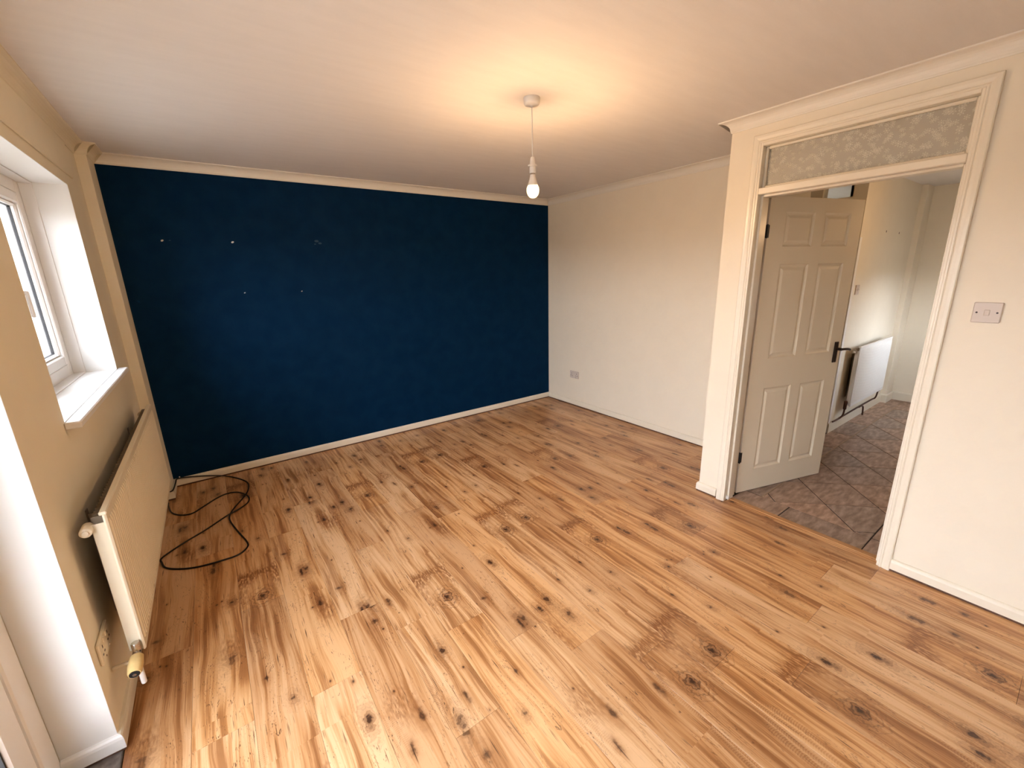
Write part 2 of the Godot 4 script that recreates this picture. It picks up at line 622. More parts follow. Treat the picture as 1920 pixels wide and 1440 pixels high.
# a rectangular frame of four mitre-free bars in the plane x = const (z0..z1, y0..y1)
func frame_x(called: String, x0: float, x1: float, z0: float, z1: float, y0: float, y1: float, w: float, m: Material, parent: Node, c := 0.003) -> void:
	boxes(called, [[x0, y0, z0, x1, y1, z0 + w], [x0, y0, z1 - w, x1, y1, z1], [x0, y0, z0 + w, x1, y0 + w, z1 - w], [x0, y1 - w, z0 + w, x1, y1, z1 - w]], m, parent, c)

# ------------------------------------------------------------------ scene
func _ready() -> void:
	# camera
	var cam := Camera3D.new()
	cam.name = "camera"
	cam.transform = Transform3D(Basis(Vector3(0.810853, -0.025900, 0.584676), Vector3(0.167591, 0.967459, -0.189566), Vector3(-0.560741, 0.251697, 0.788808)).orthonormalized(), Vector3(0.5889, 1.5626, 4.0399))
	cam.fov = rad_to_deg(2.0 * atan(720.0 / 786.44))
	cam.near = 0.02
	add_child(cam)
	cam.current = true
	# overcast sky and exposure
	var env := Environment.new()
	var sm := ProceduralSkyMaterial.new()
	sm.sky_top_color = Color(0.90, 0.94, 1.0)
	sm.sky_horizon_color = Color(0.96, 0.97, 1.0)
	sm.ground_bottom_color = Color(0.42, 0.41, 0.40)
	sm.ground_horizon_color = Color(0.55, 0.55, 0.55)
	sm.use_debanding = false
	var sky := Sky.new()
	sky.sky_material = sm
	env.background_mode = Environment.BG_SKY
	env.sky = sky
	env.background_energy_multiplier = 20.0
	env.ambient_light_source = Environment.AMBIENT_SOURCE_DISABLED
	env.tonemap_mode = Environment.TONE_MAPPER_LINEAR
	env.tonemap_exposure = 1.25
	env.sdfgi_enabled = true
	env.ssao_enabled = true
	env.ssil_enabled = true
	var we := WorldEnvironment.new()
	we.name = "sky"
	we.environment = env
	add_child(we)

	make_materials()
	build_shell()
	build_floor()
	build_hall()
	build_trims()
	build_windows()
	build_doorway()
	build_fixtures()

func build_shell() -> void:
	var T := 2.5
	tag(boxes("ground", [[-12, -0.3, -8, -0.31, -0.12, 14]], M.paving), "pale concrete paving outside the left wall's windows", "paving", "structure")
	# left wall with its window and patio door openings
	var wl := boxes("wall_left", [
		[-0.30, 0, -0.12, XL, T, 0.66], [-0.30, 0, 0.66, XL, 1.052, 1.885], [-0.30, 2.095, 0.66, XL, T, 1.885],
		[-0.30, 0, 1.885, XL, T, 2.33], [-0.30, 2.08, 2.33, XL, T, 4.15], [-0.30, 0, 4.15, XL, T, ZE + 0.12], [-0.30, -0.1, 2.33, 0.0, -0.002, 4.15]], M.cream)
	tag(wl, "cream painted wall with the window and the radiator", "wall", "structure")
	tag(boxes("trim_10", [[XL - 0.01, 0, -0.005, XC, H, ZC]], M.cream, null, 0.002), "cream boxed-in pipe in the corner beside the blue wall", "pipe boxing", "structure")
	tag(boxes("trim_11", [[XL - 0.002, 2.152, 0.50, XL + 0.010, 2.336, 2.9]], M.cream, null, 0.004), "cream lintel board above the window", "lintel board", "structure")
	tag(boxes("trim_12", [[-0.044, -0.06, 2.334, XL + 0.0035, 0.002, 4.146]], M.sill_grey, null, 0.003), "grey metal threshold of the patio door", "threshold", "structure")
	# brighter painted reveals
	boxes("window_reveal", [[-0.038, 1.07, 0.655, XL - 0.0005, 2.10, 0.6625], [-0.038, 1.07, 1.8825, XL - 0.0005, 2.10, 1.89], [-0.038, 2.0925, 0.655, XL - 0.0005, 2.10, 1.89]], M.white, wl)
	boxes("door_reveal", [[-0.045, 0.0, 2.325, XL - 0.0005, 2.085, 2.3325], [-0.045, 0.0, 4.1475, XL - 0.0005, 2.085, 4.155], [-0.045, 2.0775, 2.325, XL - 0.0005, 2.085, 4.155]], M.white, wl)
	# blue feature wall
	var wb := boxes("wall_back", [[-0.30, 0, -0.12, XR + 0.12, T, 0.0]], M.blue)
	tag(wb, "deep navy blue feature wall with filled screw holes", "wall", "structure")
	var rng := RandomNumberGenerator.new()
	rng.seed = 4
	for p in [[0.413, 1.866, 0.007], [0.84, 1.864, 0.008], [0.86, 1.479, 0.005], [1.278, 1.474, 0.005]]:
		var st := mb()
		X = Transform3D(Basis(Vector3(1, 0, 0), PI / 2).rotated(Vector3(0, 0, 1), 0.5), Vector3(p[0], p[1], 0)) * Transform3D(Basis.from_scale(Vector3(1.3, 1, 0.85)), Vector3.ZERO)
		lathe(st, [[0.0, 0.0022], [p[2] * 0.7, 0.0016], [p[2], 0.0]], 12)
		X = Transform3D.IDENTITY
		obj("filled_screw_hole", st, M.filler, wb)
	for p in [[0.457, 1.868, 0.004], [1.45, 1.885, 0.012], [1.475, 1.868, 0.010], [1.435, 1.86, 0.006]]:
		var st := mb()
		X = Transform3D(Basis(Vector3(1, 0, 0), PI / 2), Vector3(p[0], p[1], 0)) * Transform3D(Basis.from_scale(Vector3(1.5, 1, 0.8)), Vector3.ZERO)
		lathe(st, [[0.0, 0.0006], [p[2] * 0.6, 0.0005], [p[2], 0.0]], 9)
		X = Transform3D.IDENTITY
		obj("scuff_patch", st, M.scuff, wb)
	tag(boxes("wall_right", [[XR, 0, 0, XR + 0.12, T, ZP]], M.magnolia), "magnolia painted wall with a double socket low down", "wall", "structure")
	# wall that carries the door, with the short return where the room narrows
	var wd := boxes("wall_door", [[XD, 0, ZP, XR + 0.12, T, 2.690], [XD, 0, 2.690, XD + 0.12, T, 2.742], [XD, 2.245, 2.742, XD + 0.12, T, 3.600], [XD, 0, 3.600, XD + 0.12, T, ZE + 0.12]], M.magnolia)
	tag(wd, "magnolia painted wall around the doorway with a light switch", "wall", "structure")
	tag(boxes("wall_front", [[-0.30, 0, ZE, XD + 0.12, T, ZE + 0.12]], M.magnolia), "magnolia painted wall facing the blue wall", "wall", "structure")
	tag(boxes("ceiling", [[-0.30, H, -0.12, XR + 0.12, T + 0.02, ZE + 0.12]], M.ceiling), "white emulsioned ceiling with brush streaks", "ceiling", "structure")

func plank(parent: Node, x0: float, x1: float, z0: float, z1: float, full_x0: float, vz: float, decor: int, flip_u: bool) -> void:
	var st := mb()
	var g := 0.0003
	var c := 0.0007
	var lo := Vector3(x0 + g, -0.008, z0 + g)
	var hi := Vector3(x1 - g, 0.0, z1 - g)
	var rings := [[lo.x, lo.z, hi.x, hi.z, -0.008], [lo.x, lo.z, hi.x, hi.z, -c], [lo.x + c, lo.z + c, hi.x - c, hi.z - c, 0.0]]
	var loops := []
	for r in rings:
		loops.append([Vector3(r[0], r[4], r[1]), Vector3(r[2], r[4], r[1]), Vector3(r[2], r[4], r[3]), Vector3(r[0], r[4], r[3])])
	var quads := [[loops[2], Vector3.UP]]
	for k in 2:
		for s in 4:
			var q := (s + 1) % 4
			var n: Vector3 = [Vector3(0, 0, -1), Vector3(1, 0, 0), Vector3(0, 0, 1), Vector3(-1, 0, 0)][s]
			if k == 1:
				n = (n + Vector3.UP).normalized()
			quads.append([[loops[k][s], loops[k][q], loops[k + 1][q], loops[k + 1][s]], n])
	for qd in quads:
		var p: Array = qd[0]
		var n: Vector3 = qd[1]
		for t in [[0, 1, 2], [0, 2, 3]]:
			var a: Vector3 = p[t[0]]
			var b: Vector3 = p[t[1]]
			var d: Vector3 = p[t[2]]
			var order := [a, d, b] if (b - a).cross(d - a).dot(n) > 0.0 else [a, b, d]
			for w in order:
				var u: float = (w.x - full_x0) / 0.1885
				st.set_uv(Vector2(1.0 - u if flip_u else u, (w.z - vz) / 1.285))
				st.set_normal(n)
				st.add_vertex(w)
	obj("plank", st, M.wood[decor * 3 + posmod(int(x0 * 53.0 + z0 * 29.0), 3)], parent)

func build_floor() -> void:
	var fl := boxes("floor", [[XL - 0.05, -0.12, -0.02, XR + 0.05, -0.008, ZP + 0.06], [XL - 0.05, -0.12, ZP + 0.06, XD + 0.05, -0.008, ZE + 0.05]], M.subfloor)
	tag(fl, "knotty oak laminate plank floor", "floor", "structure")
	var w := 0.1885
	var joints := [1.95, 2.50, 1.855, 1.25, 2.21, 1.72, 2.577, 2.79, 2.99, 1.906, 2.112, 3.614, 1.65, 3.527, 2.845, 2.167, 1.037, 0.62, 1.41, 2.22, 0.95]
	var rose := {2: 1.798, 9: 2.094, 10: 3.35, 11: 3.805, 14: 4.065, 6: 1.10, 17: 0.9}
	var rng := RandomNumberGenerator.new()
	rng.seed = 21
	var last := 1
	for i in 21:
		var fx := 0.102 + w * i
		var x0: float = max(fx, XL + 0.004)
		var x1: float = min(fx + w, XR - 0.003)
		var zend := ZE if fx < 3.2 else ZP + 0.02
		if i == 16:
			x1 = 3.302
		var z: float = joints[i]
		while z > 0.02:
			z -= 1.285
		while z < zend:
			var z0: float = max(z, 0.004)
			var z1: float = min(z + 1.285, zend)
			if z1 - z0 > 0.02:
				if rose.has(i):
					plank(fl, x0, x1, z0, z1, fx, rose[i] - 0.30 * 1.285, 0, rng.randf() < 0.3)
				else:
					var d := rng.randi_range(1, 5)
					if d == last:
						d = 1 + d % 5
					last = d
					plank(fl, x0, x1, z0, z1, fx, rng.randf() * 1.285, d, rng.randf() < 0.5)
			z += 1.285
		if i == 16:
			# the rest of that board beyond the step of the wall
			plank(fl, 3.302, fx + w, 0.004, 1.037, fx, 0.3, 3, false)
			plank(fl, 3.302, fx + w, 1.037, 2.322, fx, 1.037, 2, true)
			plank(fl, 3.302, fx + w, 2.322, ZP, fx, 0.2, 4, true)
	plank(fl, 3.302, 3.344, 2.756, 3.586, 3.20, 0.0, 4, false)

func prism(st: SurfaceTool, poly: PackedVector2Array, y0: float, y1: float, c: float) -> void:
	var inner := Geometry2D.offset_polygon(poly, -c)
	if inner.is_empty():
		return
	var inn: PackedVector2Array = inner[0]
	var top := []
	for p in inn:
		top.append(Vector3(p.x, y1, p.y))
	face(st, top, Vector3.UP)
	var mid := Vector2.ZERO
	for p in poly:
		mid += p / poly.size()
	for k in poly.size():
		var a := poly[k]
		var b := poly[(k + 1) % poly.size()]
		var n := (b - a).orthogonal().normalized()
		if n.dot((a + b) * 0.5 - mid) < 0:
			n = -n
		var nn := Vector3(n.x, 0, n.y)
		face(st, [Vector3(a.x, y0, a.y), Vector3(b.x, y0, b.y), Vector3(b.x, y1 - c, b.y), Vector3(a.x, y1 - c, a.y)], nn)
		face(st, [Vector3(a.x, y1 - c, a.y), Vector3(b.x, y1 - c, b.y), Vector3(b.x - n.x * c, y1, b.y - n.y * c), Vector3(a.x - n.x * c, y1, a.y - n.y * c)], (nn + Vector3.UP).normalized())

func rect2(x0: float, z0: float, x1: float, z1: float) -> PackedVector2Array:
	return PackedVector2Array([Vector2(x0, z0), Vector2(x1, z0), Vector2(x1, z1), Vector2(x0, z1)])

func build_hall() -> void:
	var T := 2.5
	var fl := boxes("floor_hall", [[XD + 0.03, -0.12, 2.60, XH + 0.1, -0.0035, ZF + 0.1], [4.12, -0.12, 1.1, 5.30, -0.0035, 2.60], [5.38, -0.12, 1.1, XH + 0.1, -0.0035, 2.60]], M.grout)
	tag(fl, "hall floor of brown slate-look tiles laid diagonally", "floor", "structure")
	var rng := RandomNumberGenerator.new()
	rng.seed = 9
	var g := 0.0038
	var field := rect2(3.557, 2.889, 6.66, 3.495)
	var s := 0.447
	var idx := 0
	for r in range(-3, 4):
		for q in range(-1, 8):
			var cx := 3.779 + s * q + (s * 0.5 if posmod(r, 2) == 0 else 0.0)
			var cz := 3.191 + s * 0.5 * r
			var e := s * 0.5 - g * 1.4
			var dia := PackedVector2Array([Vector2(cx + e, cz), Vector2(cx, cz + e), Vector2(cx - e, cz), Vector2(cx, cz - e)])
			for poly in Geometry2D.intersect_polygons(dia, field):
				var st := mb()
				prism(st, poly, -0.006, 0.0, 0.0012)
				if st.commit().get_surface_count() > 0:
					idx += 1
					obj("tile", st, M.tiles[rng.randi() % 3], fl)
	var strips := []
	var x := 3.557
	while x < XH - 0.02:
		strips.append(rect2(x + g, 2.706, min(x + 0.447, XH) - g, 2.881))
		strips.append(rect2(x + g, 3.501, min(x + 0.447, XH) - g, ZF - 0.002))
		x += 0.447
	strips.append(rect2(3.380, 2.76, 3.551, 3.06 - g))
	strips.append(rect2(3.380, 3.06 + g, 3.551, 3.495))
	strips.append(rect2(3.380, 3.501, 3.551, 3.586))
	strips.append(rect2(6.664, 2.889, XH - 0.004, 3.19))
	strips.append(rect2(6.664, 3.194, XH - 0.004, 3.495))
	for p in strips:
		var st := mb()
		prism(st, p, -0.006, 0.0, 0.0012)
		obj("border_tile", st, M.tiles[rng.randi() % 3], fl)
	boxes("pale_grout_line", [[3.56, -0.004, 2.8815, XH, 0.0008, 2.8875]], M.grout_pale, fl)
	# walls
	var wr := boxes("wall_hall", [[5.27, 0, 2.58, XH + 0.1, T, ZH]], M.magnolia)
	tag(wr, "hall wall with the white radiator", "wall", "structure")
	boxes("corner_guard", [[5.266, 0.0, 2.66, 5.315, 1.80, ZH + 0.004]], M.upvc, wr, 0.002)
	boxes("pipe_boxing", [[6.86, 0, ZH - 0.01, XH, HH, 2.75]], M.magnolia, wr, 0.002)
	for p in [[5.957, 1.87], [6.373, 1.869]]:
		var st := mb()
		X = Transform3D(Basis(Vector3(1, 0, 0), PI / 2), Vector3(p[0], p[1], ZH))
		lathe(st, [[0.0, 0.0012], [0.009, 0.0010], [0.011, 0.0]], 12)
		X = Transform3D.IDENTITY
		obj("screw_hole", st, M.edge, wr)
	tag(boxes("wall_hall_side", [[5.27, 0, 1.1, 5.38, 2.14, 2.58], [5.27, 2.29, 1.1, 5.38, T, 2.58], [5.27, 2.14, 1.1, 5.38, 2.29, 2.372], [5.27, 2.14, 2.60, 5.38, 2.29, 2.58]], M.magnolia), "hall recess wall with a small high opening", "wall", "structure")
	tag(boxes("wall_hall_recess", [[XR + 0.12, 0, 1.0, XH + 0.1, T, 1.1]], M.magnolia), "wall closing the hall recess", "wall", "structure")
	tag(boxes("wall_hall_end", [[XH, 0, 2.58, XH + 0.1, T, ZF + 0.12], [XH, 0, 1.0, XH + 0.1, 1.2, 2.58], [XH, 1.8, 1.0, XH + 0.1, T, 2.58], [XH, 1.2, 1.0, XH + 0.1, 1.8, 1.5], [XH, 1.2, 2.0, XH + 0.1, 1.8, 2.58]], M.magnolia), "magnolia wall at the far end of the hall", "wall", "structure")
	tag(boxes("wall_hall_front", [[XD + 0.12, 0, ZF, 5.75, T, ZF + 0.12], [5.75, 2.1, ZF, 6.65, T, ZF + 0.12], [6.65, 0, ZF, XH, T, ZF + 0.12]], M.magnolia), "hall wall with the glazed entrance door", "wall", "structure")
	tag(boxes("ceiling_hall", [[XD + 0.12, HH, 2.66, XH + 0.1, T + 0.02, ZF + 0.12], [XR + 0.12, HH, 1.0, XH + 0.1, T + 0.02, 2.66]], M.ceiling), "white ceiling of the hall", "ceiling", "structure")
	# glazed entrance door that lights the hall
	var ed := thing("door_2", "white glazed entrance door letting daylight into the hall", "door", Vector3(5.75, 0, ZF + 0.04), 0.0, "structure")
	boxes("frame", [[0, 0, 0, 0.06, 2.1, 0.06], [0.84, 0, 0, 0.9, 2.1, 0.06], [0.06, 2.04, 0, 0.84, 2.1, 0.06]], M.upvc, ed, 0.003)
	boxes("door_leaf", [[0.06, 0, 0.01, 0.22, 2.04, 0.05], [0.62, 0, 0.01, 0.84, 2.04, 0.05], [0.22, 0, 0.01, 0.62, 0.85, 0.05], [0.22, 1.50, 0.01, 0.62, 2.04, 0.05]], M.upvc, ed, 0.002)
	boxes("pane", [[0.22, 0.85, 0.028, 0.62, 1.50, 0.034]], M.glass, ed)

func build_trims() -> void:
	# coved cornice, mitred round the room
	var cov := [[0.0, H - 0.062], [0.004, H - 0.062], [0.006, H - 0.056]]
	for k in 7:
		var a := PI * 0.5 * k / 6.0
		cov.append([0.054 - 0.046 * cos(a), H - 0.054 + 0.046 * sin(a)])
	cov.append([0.060, H - 0.006])
	cov.append([0.060, H])
	cov.append([0.0, H])
	var path := [Vector2(XL, ZE), Vector2(XL, ZC), Vector2(XC, ZC), Vector2(XC, 0), Vector2(XR, 0), Vector2(XR, ZP), Vector2(XD, ZP), Vector2(XD, ZE)]
	var who := ["cream coved cornice above the window", "short cornice return on the boxed pipe front", "short cornice return on the boxed pipe side", "white coved cornice above the blue wall", "white coved cornice above the socket wall", "cornice on the short return by the doorway", "white coved cornice above the doorway"]
	for i in path.size() - 1:
		var st := mb()
		run_leg(st, cov, path, i)
		tag(obj("trim_%d" % (i + 1), st, M.cream if i < 3 else M.cornice), who[i], "cornice", "structure")
	# skirting: rounded top, standing clear of the floor on a dark gap
	var sk := [[0.0, 0.012], [0.015, 0.012], [0.015, 0.050], [0.0125, 0.060], [0.008, 0.066], [0.0, 0.068]]
	var gap := [[0.0, 0.0], [0.011, 0.0], [0.011, 0.0118], [0.0, 0.0118]]
	var p1 := [Vector2(-0.044, 2.3325), Vector2(XL, 2.3325), Vector2(XL, ZC), Vector2(XC, ZC), Vector2(XC, 0), Vector2(XR, 0), Vector2(XR, ZP), Vector2(XD, ZP), Vector2(XD, 2.692)]
	var nm := ["reveal", "left", "boxing_front", "boxing_side", "back", "right", "return", "pier"]
	var lb := ["white skirting in the patio door reveal", "cream skirting under the ribbed radiator", "skirting across the boxed pipe front", "skirting on the boxed pipe side", "cream skirting below the blue wall", "cream skirting below the socket wall", "skirting on the short return wall", "skirting stub beside the door frame"]
	for i in p1.size() - 1:
		var st := mb()
		run_leg(st, sk, p1, i)
		var o := tag(obj("baseboard_" + nm[i], st, M.white if i == 0 else M.gloss), lb[i], "skirting board", "structure")
		st = mb()
		run_leg(st, gap, p1, i)
		obj("edge_strip", st, M.edge, o)
	var st2 := mb()
	var p2 := [Vector2(XD, 3.640), Vector2(XD, ZE)]
	run_leg(st2, sk, p2, 0)
	var o2 := tag(obj("baseboard_door", st2, M.gloss), "cream skirting below the light switch", "skirting board", "structure")
	st2 = mb()
	run_leg(st2, gap, p2, 0)
	obj("edge_strip", st2, M.edge, o2)
	# hall skirting
	var p3 := [Vector2(5.27, 2.58), Vector2(5.27, ZH), Vector2(6.86, ZH), Vector2(6.86, 2.75), Vector2(XH, 2.75), Vector2(XH, ZF)]
	var sk2 := [[0.0, 0.0], [0.015, 0.0], [0.015, 0.085], [0.008, 0.098], [0.0, 0.1]]
	var names := ["hall_corner", "hall", "hall_boxing_side", "hall_boxing", "hall_end"]
	var lab := ["white skirting at the hall corner", "white skirting under the hall radiator", "skirting on the hall pipe boxing side", "skirting across the hall pipe boxing", "skirting on the hall end wall"]
	for i in range(1, 5):
		st2 = mb()
		run_leg(st2, sk2, p3, i)
		tag(obj("baseboard_" + names[i], st2, M.gloss), lab[i], "skirting board", "structure")
	var th := boxes("trim_8", [[3.338, -0.004, 2.754, 3.378, 0.0035, 3.587]], M.oak, null, 0.0025)
	tag(th, "wooden threshold bar between laminate and hall tiles", "threshold", "structure")

func build_windows() -> void:
	# casement window in the left wall
	var w := thing("window_1", "white casement window in the cream wall above the radiator", "window", Vector3.ZERO, 0.0, "structure")
	var z0 := 0.6625
	var z1 := 1.8825
	var y0 := 1.079
	var y1 := 2.0925
	# lining step and outer frame
	frame_x("lining", -0.090, -0.038, z0, z1, y0, y1, 0.006, M.upvc, w, 0.002)
	frame_x("frame", -0.165, -0.090, z0, z1, y0, y1, 0.066, M.upvc, w, 0.004)
	boxes("mullion", [[-0.160, y0 + 0.06, 1.245, -0.090, y1 - 0.06, 1.300]], M.upvc, w, 0.004)
	for s in [[0.7285, 1.245], [1.300, 1.8165]]:
		var a: float = s[0]
		var b: float = s[1]
		frame_x("gasket", -0.099, -0.0935, a - 0.001, b + 0.001, y0 + 0.065, y1 - 0.065, 0.006, M.gasket, w, 0.0)
		var sash := Node3D.new()
		sash.name = "sash"
		w.add_child(sash, true)
		frame_x("sash_frame", -0.150, -0.082, a + 0.003, b - 0.003, y0 + 0.069, y1 - 0.069, 0.052, M.upvc, sash, 0.006)
		frame_x("glazing_bead", -0.142, -0.094, a + 0.054, b - 0.054, y0 + 0.120, y1 - 0.120, 0.016, M.upvc, sash, 0.008)
		frame_x("glazing_seal", -0.126, -0.112, a + 0.068, b - 0.068, y0 + 0.134, y1 - 0.134, 0.005, M.gasket, sash, 0.0)
		boxes("pane", [[-0.122, y0 + 0.13, a + 0.066, -0.117, y1 - 0.13, b - 0.066]], M.glass, sash)
	var st := mb()
	box(st, Vector3(-0.082, 1.52, 1.20), Vector3(-0.072, 1.64, 1.225), 0.003)
	box(st, Vector3(-0.074, 1.53, 1.203), Vector3(-0.048, 1.55, 1.221), 0.004)
	box(st, Vector3(-0.058, 1.43, 1.203), Vector3(-0.044, 1.55, 1.221), 0.005)
	obj("handle", st, M.upvc, w)
	# sill board
	st = mb()
	box(st, Vector3(-0.09, 1.054, 0.6635), Vector3(XL, 1.080, 1.8815), 0.0)
	box(st, Vector3(XL, 1.054, 0.625), Vector3(0.142, 1.080, 1.905), 0.004)
	obj("window_sill", st, M.white, w)
	# patio door with a wide frame
	var d := thing("door_3", "white glazed patio door in the cream wall", "door", Vector3.ZERO, 0.0, "structure")
	frame_x("frame", -0.120, -0.045, 2.3325, 4.1475, 0.0, 2.0775, 0.095, M.upvc, d, 0.005)
	boxes("mullion", [[-0.115, 0.09, 3.19, -0.05, 1.99, 3.29]], M.upvc, d, 0.004)
	for s in [[2.4275, 3.19], [3.29, 4.0525]]:
		frame_x("sash_frame", -0.112, -0.052, s[0] + 0.002, s[1] - 0.002, 0.097, 1.9805, 0.105, M.upvc, d, 0.006)
		frame_x("glazing_seal", -0.094, -0.060, s[0] + 0.106, s[1] - 0.106, 0.201, 1.8765, 0.008, M.gasket, d, 0.0)
		boxes("pane", [[-0.086, 0.20, s[0] + 0.105, -0.080, 1.878, s[1] - 0.105]], M.glass, d)

func build_doorway() -> void:
	# frame: lining, stops, architraves, transom bar
	var fr := thing("trim_9", "cream door frame with a glazed light over the door", "door frame", Vector3.ZERO, 0.0, "structure")
	boxes("jamb", [[3.282, 0.0, 2.738, 3.428, 2.245, 2.752]], M.gloss, fr, 0.002)
	boxes("jamb", [[3.282, 0.0, 3.588, 3.428, 2.245, 3.602]], M.gloss, fr, 0.002)
	boxes("head", [[3.282, 2.228, 2.752, 3.428, 2.247, 3.588]], M.gloss, fr, 0.002)
	boxes("door_stop", [[3.325, 0.0, 2.752, 3.385, 1.972, 2.764]], M.gloss, fr, 0.002)
	boxes("door_stop", [[3.325, 0.0, 3.576, 3.385, 1.972, 3.588]], M.gloss, fr, 0.002)
	boxes("door_stop", [[3.325, 1.962, 2.764, 3.385, 1.974, 3.576]], M.gloss, fr, 0.002)
	boxes("transom_bar", [[3.280, 1.973, 2.752, 3.428, 2.008, 3.588]], M.gloss, fr, 0.003)
	# architraves with a stepped moulding: [out from wall, across]; across 0 = opening edge
	var ar := [[0.0, 0.0], [0.012, 0.0], [0.016, 0.004], [0.016, 0.010], [0.013, 0.014], [0.016, 0.018], [0.018, 0.030], [0.018, 0.042], [0.015, 0.046], [0.0, 0.046]]
	for side in 3:
		var st := mb()
		var l := 2.7435
		var r := 3.5965
		var t := 2.2425
		for k in ar.size():
			var p: Array = ar[k]
			var q: Array = ar[(k + 1) % ar.size()]
			var pts := []
			var mid := Vector3.ZERO
			for e in [p, q]:
				var xx: float = XD - e[0]
				var a: float = e[1]
				if side == 0:
					pts.append([Vector3(xx, 0, l - a), Vector3(xx, t + a, l - a)])
				elif side == 1:
					pts.append([Vector3(xx, 0, r + a), Vector3(xx, t + a, r + a)])
				else:
					pts.append([Vector3(xx, t + a, l - a), Vector3(xx, t + a, r + a)])
			var quad := [pts[0][0], pts[0][1], pts[1][1], pts[1][0]]
			var n: Vector3 = (quad[1] - quad[0]).cross(quad[3] - quad[0]).normalized()
			for v in quad:
				mid += v * 0.25
			var core: Vector3 = [Vector3(XD - 0.008, mid.y, l - 0.023), Vector3(XD - 0.008, mid.y, r + 0.023), Vector3(XD - 0.008, t + 0.023, mid.z)][side]
			if n.dot(mid - core) < 0:
				n = -n
			face(st, quad, n)
		obj("architrave", st, M.gloss, fr)
	# keeps and bumps
	boxes("strike_plate", [[3.384, 0.93, 3.5865, 3.412, 1.07, 3.5885]], M.bronze, fr, 0.0005)
	var st := mb()
	solid(st, Vector3(3.318, 0.022, 2.770), Vector3(3.318, 0.022, 2.751), 0.011, 16)
	obj("door_bumper", st, M.plastic, fr)
	# light over the door
	var fan := thing("window_2", "flower-patterned obscure glass light above the open door", "window", Vector3.ZERO, 0.0, "structure")
	frame_x("glazing_bead", 3.318, 3.336, 2.7525, 3.5875, 2.0085, 2.2275, 0.014, M.gloss, fan, 0.004)
	frame_x("glazing_bead", 3.344, 3.362, 2.7525, 3.5875, 2.0085, 2.2275, 0.014, M.gloss, fan, 0.004)
	boxes("pane", [[3.3365, 2.010, 2.754, 3.3435, 2.226, 3.586]], M.pressed, fan)
	# the door itself, standing open into the hall
	var d := thing("door_1", "cream six-panel interior door standing open into the hall", "door", Vector3(3.449, 0.007, 2.754), -atan2(0.286, 0.958), "structure")
	var xs := [0.0, 0.138, 0.388, 0.476, 0.714, 0.826]
	var ys := [0.0, 0.163, 0.762, 0.968, 1.575, 1.684, 1.889, 1.974]
	st = mb()
	for f in [0, 1]:
		var z := 0.0 if f == 0 else -0.040
		var n := Vector3(0, 0, 1) if f == 0 else Vector3(0, 0, -1)
		for i in 5:
			for j in 7:
				if (i == 1 or i == 3) and (j == 1 or j == 3 or j == 5):
					continue
				face(st, [Vector3(xs[i], ys[j], z), Vector3(xs[i + 1], ys[j], z), Vector3(xs[i + 1], ys[j + 1], z), Vector3(xs[i], ys[j + 1], z)], n)
	face(st, [Vector3(0, 0, 0), Vector3(0, 1.974, 0), Vector3(0, 1.974, -0.04), Vector3(0, 0, -0.04)], Vector3(-1, 0, 0))
	face(st, [Vector3(0.826, 0, 0), Vector3(0.826, 1.974, 0), Vector3(0.826, 1.974, -0.04), Vector3(0.826, 0, -0.04)], Vector3(1, 0, 0))
	face(st, [Vector3(0, 1.974, 0), Vector3(0.826, 1.974, 0), Vector3(0.826, 1.974, -0.04), Vector3(0, 1.974, -0.04)], Vector3(0, 1, 0))
	face(st, [Vector3(0, 0, 0), Vector3(0.826, 0, 0), Vector3(0.826, 0, -0.04), Vector3(0, 0, -0.04)], Vector3(0, -1, 0))
	obj("stiles_and_rails", st, M.door, d)
	for i in [1, 3]:
		for j in [1, 3, 5]:
			st = mb()
			for f in [0, 1]:
				var sgn := 1.0 if f == 0 else -1.0
				var zb := 0.0 if f == 0 else -0.040
				var steps := [[0.0, 0.0], [0.004, -0.0035], [0.012, -0.008], [0.020, -0.008], [0.036, -0.002], [0.040, -0.0018]]
				for k in steps.size() - 1:
					var a: Array = steps[k]
					var b: Array = steps[k + 1]
					var ra := [xs[i] + a[0], ys[j] + a[0], xs[i + 1] - a[0], ys[j + 1] - a[0], zb + sgn * a[1]]
					var rb := [xs[i] + b[0], ys[j] + b[0], xs[i + 1] - b[0], ys[j + 1] - b[0], zb + sgn * b[1]]
					var la := [Vector3(ra[0], ra[1], ra[4]), Vector3(ra[2], ra[1], ra[4]), Vector3(ra[2], ra[3], ra[4]), Vector3(ra[0], ra[3], ra[4])]
					var lb := [Vector3(rb[0], rb[1], rb[4]), Vector3(rb[2], rb[1], rb[4]), Vector3(rb[2], rb[3], rb[4]), Vector3(rb[0], rb[3], rb[4])]
					for q in 4:
						var w := (q + 1) % 4
						var n: Vector3 = (la[w] - la[q]).cross(lb[q] - la[q]).normalized()
						if n.z * sgn < 0:
							n = -n
						face(st, [la[q], la[w], lb[w], lb[q]], n)
					if k == steps.size() - 2:
						face(st, lb, Vector3(0, 0, sgn))
			obj("panel", st, M.door, d)
	for y in [0.235, 1.735]:
		st = mb()
		box(st, Vector3(-0.020, y, -0.036), Vector3(-0.0008, y + 0.075, -0.002), 0.001)
		box(st, Vector3(-0.013, y, -0.004), Vector3(0.013, y + 0.075, 0.0016), 0.0008)
		solid(st, Vector3(-0.006, y + 0.078, 0.003), Vector3(-0.006, y - 0.003, 0.003), 0.0048, 12)
		obj("hinge", st, M.black, d)
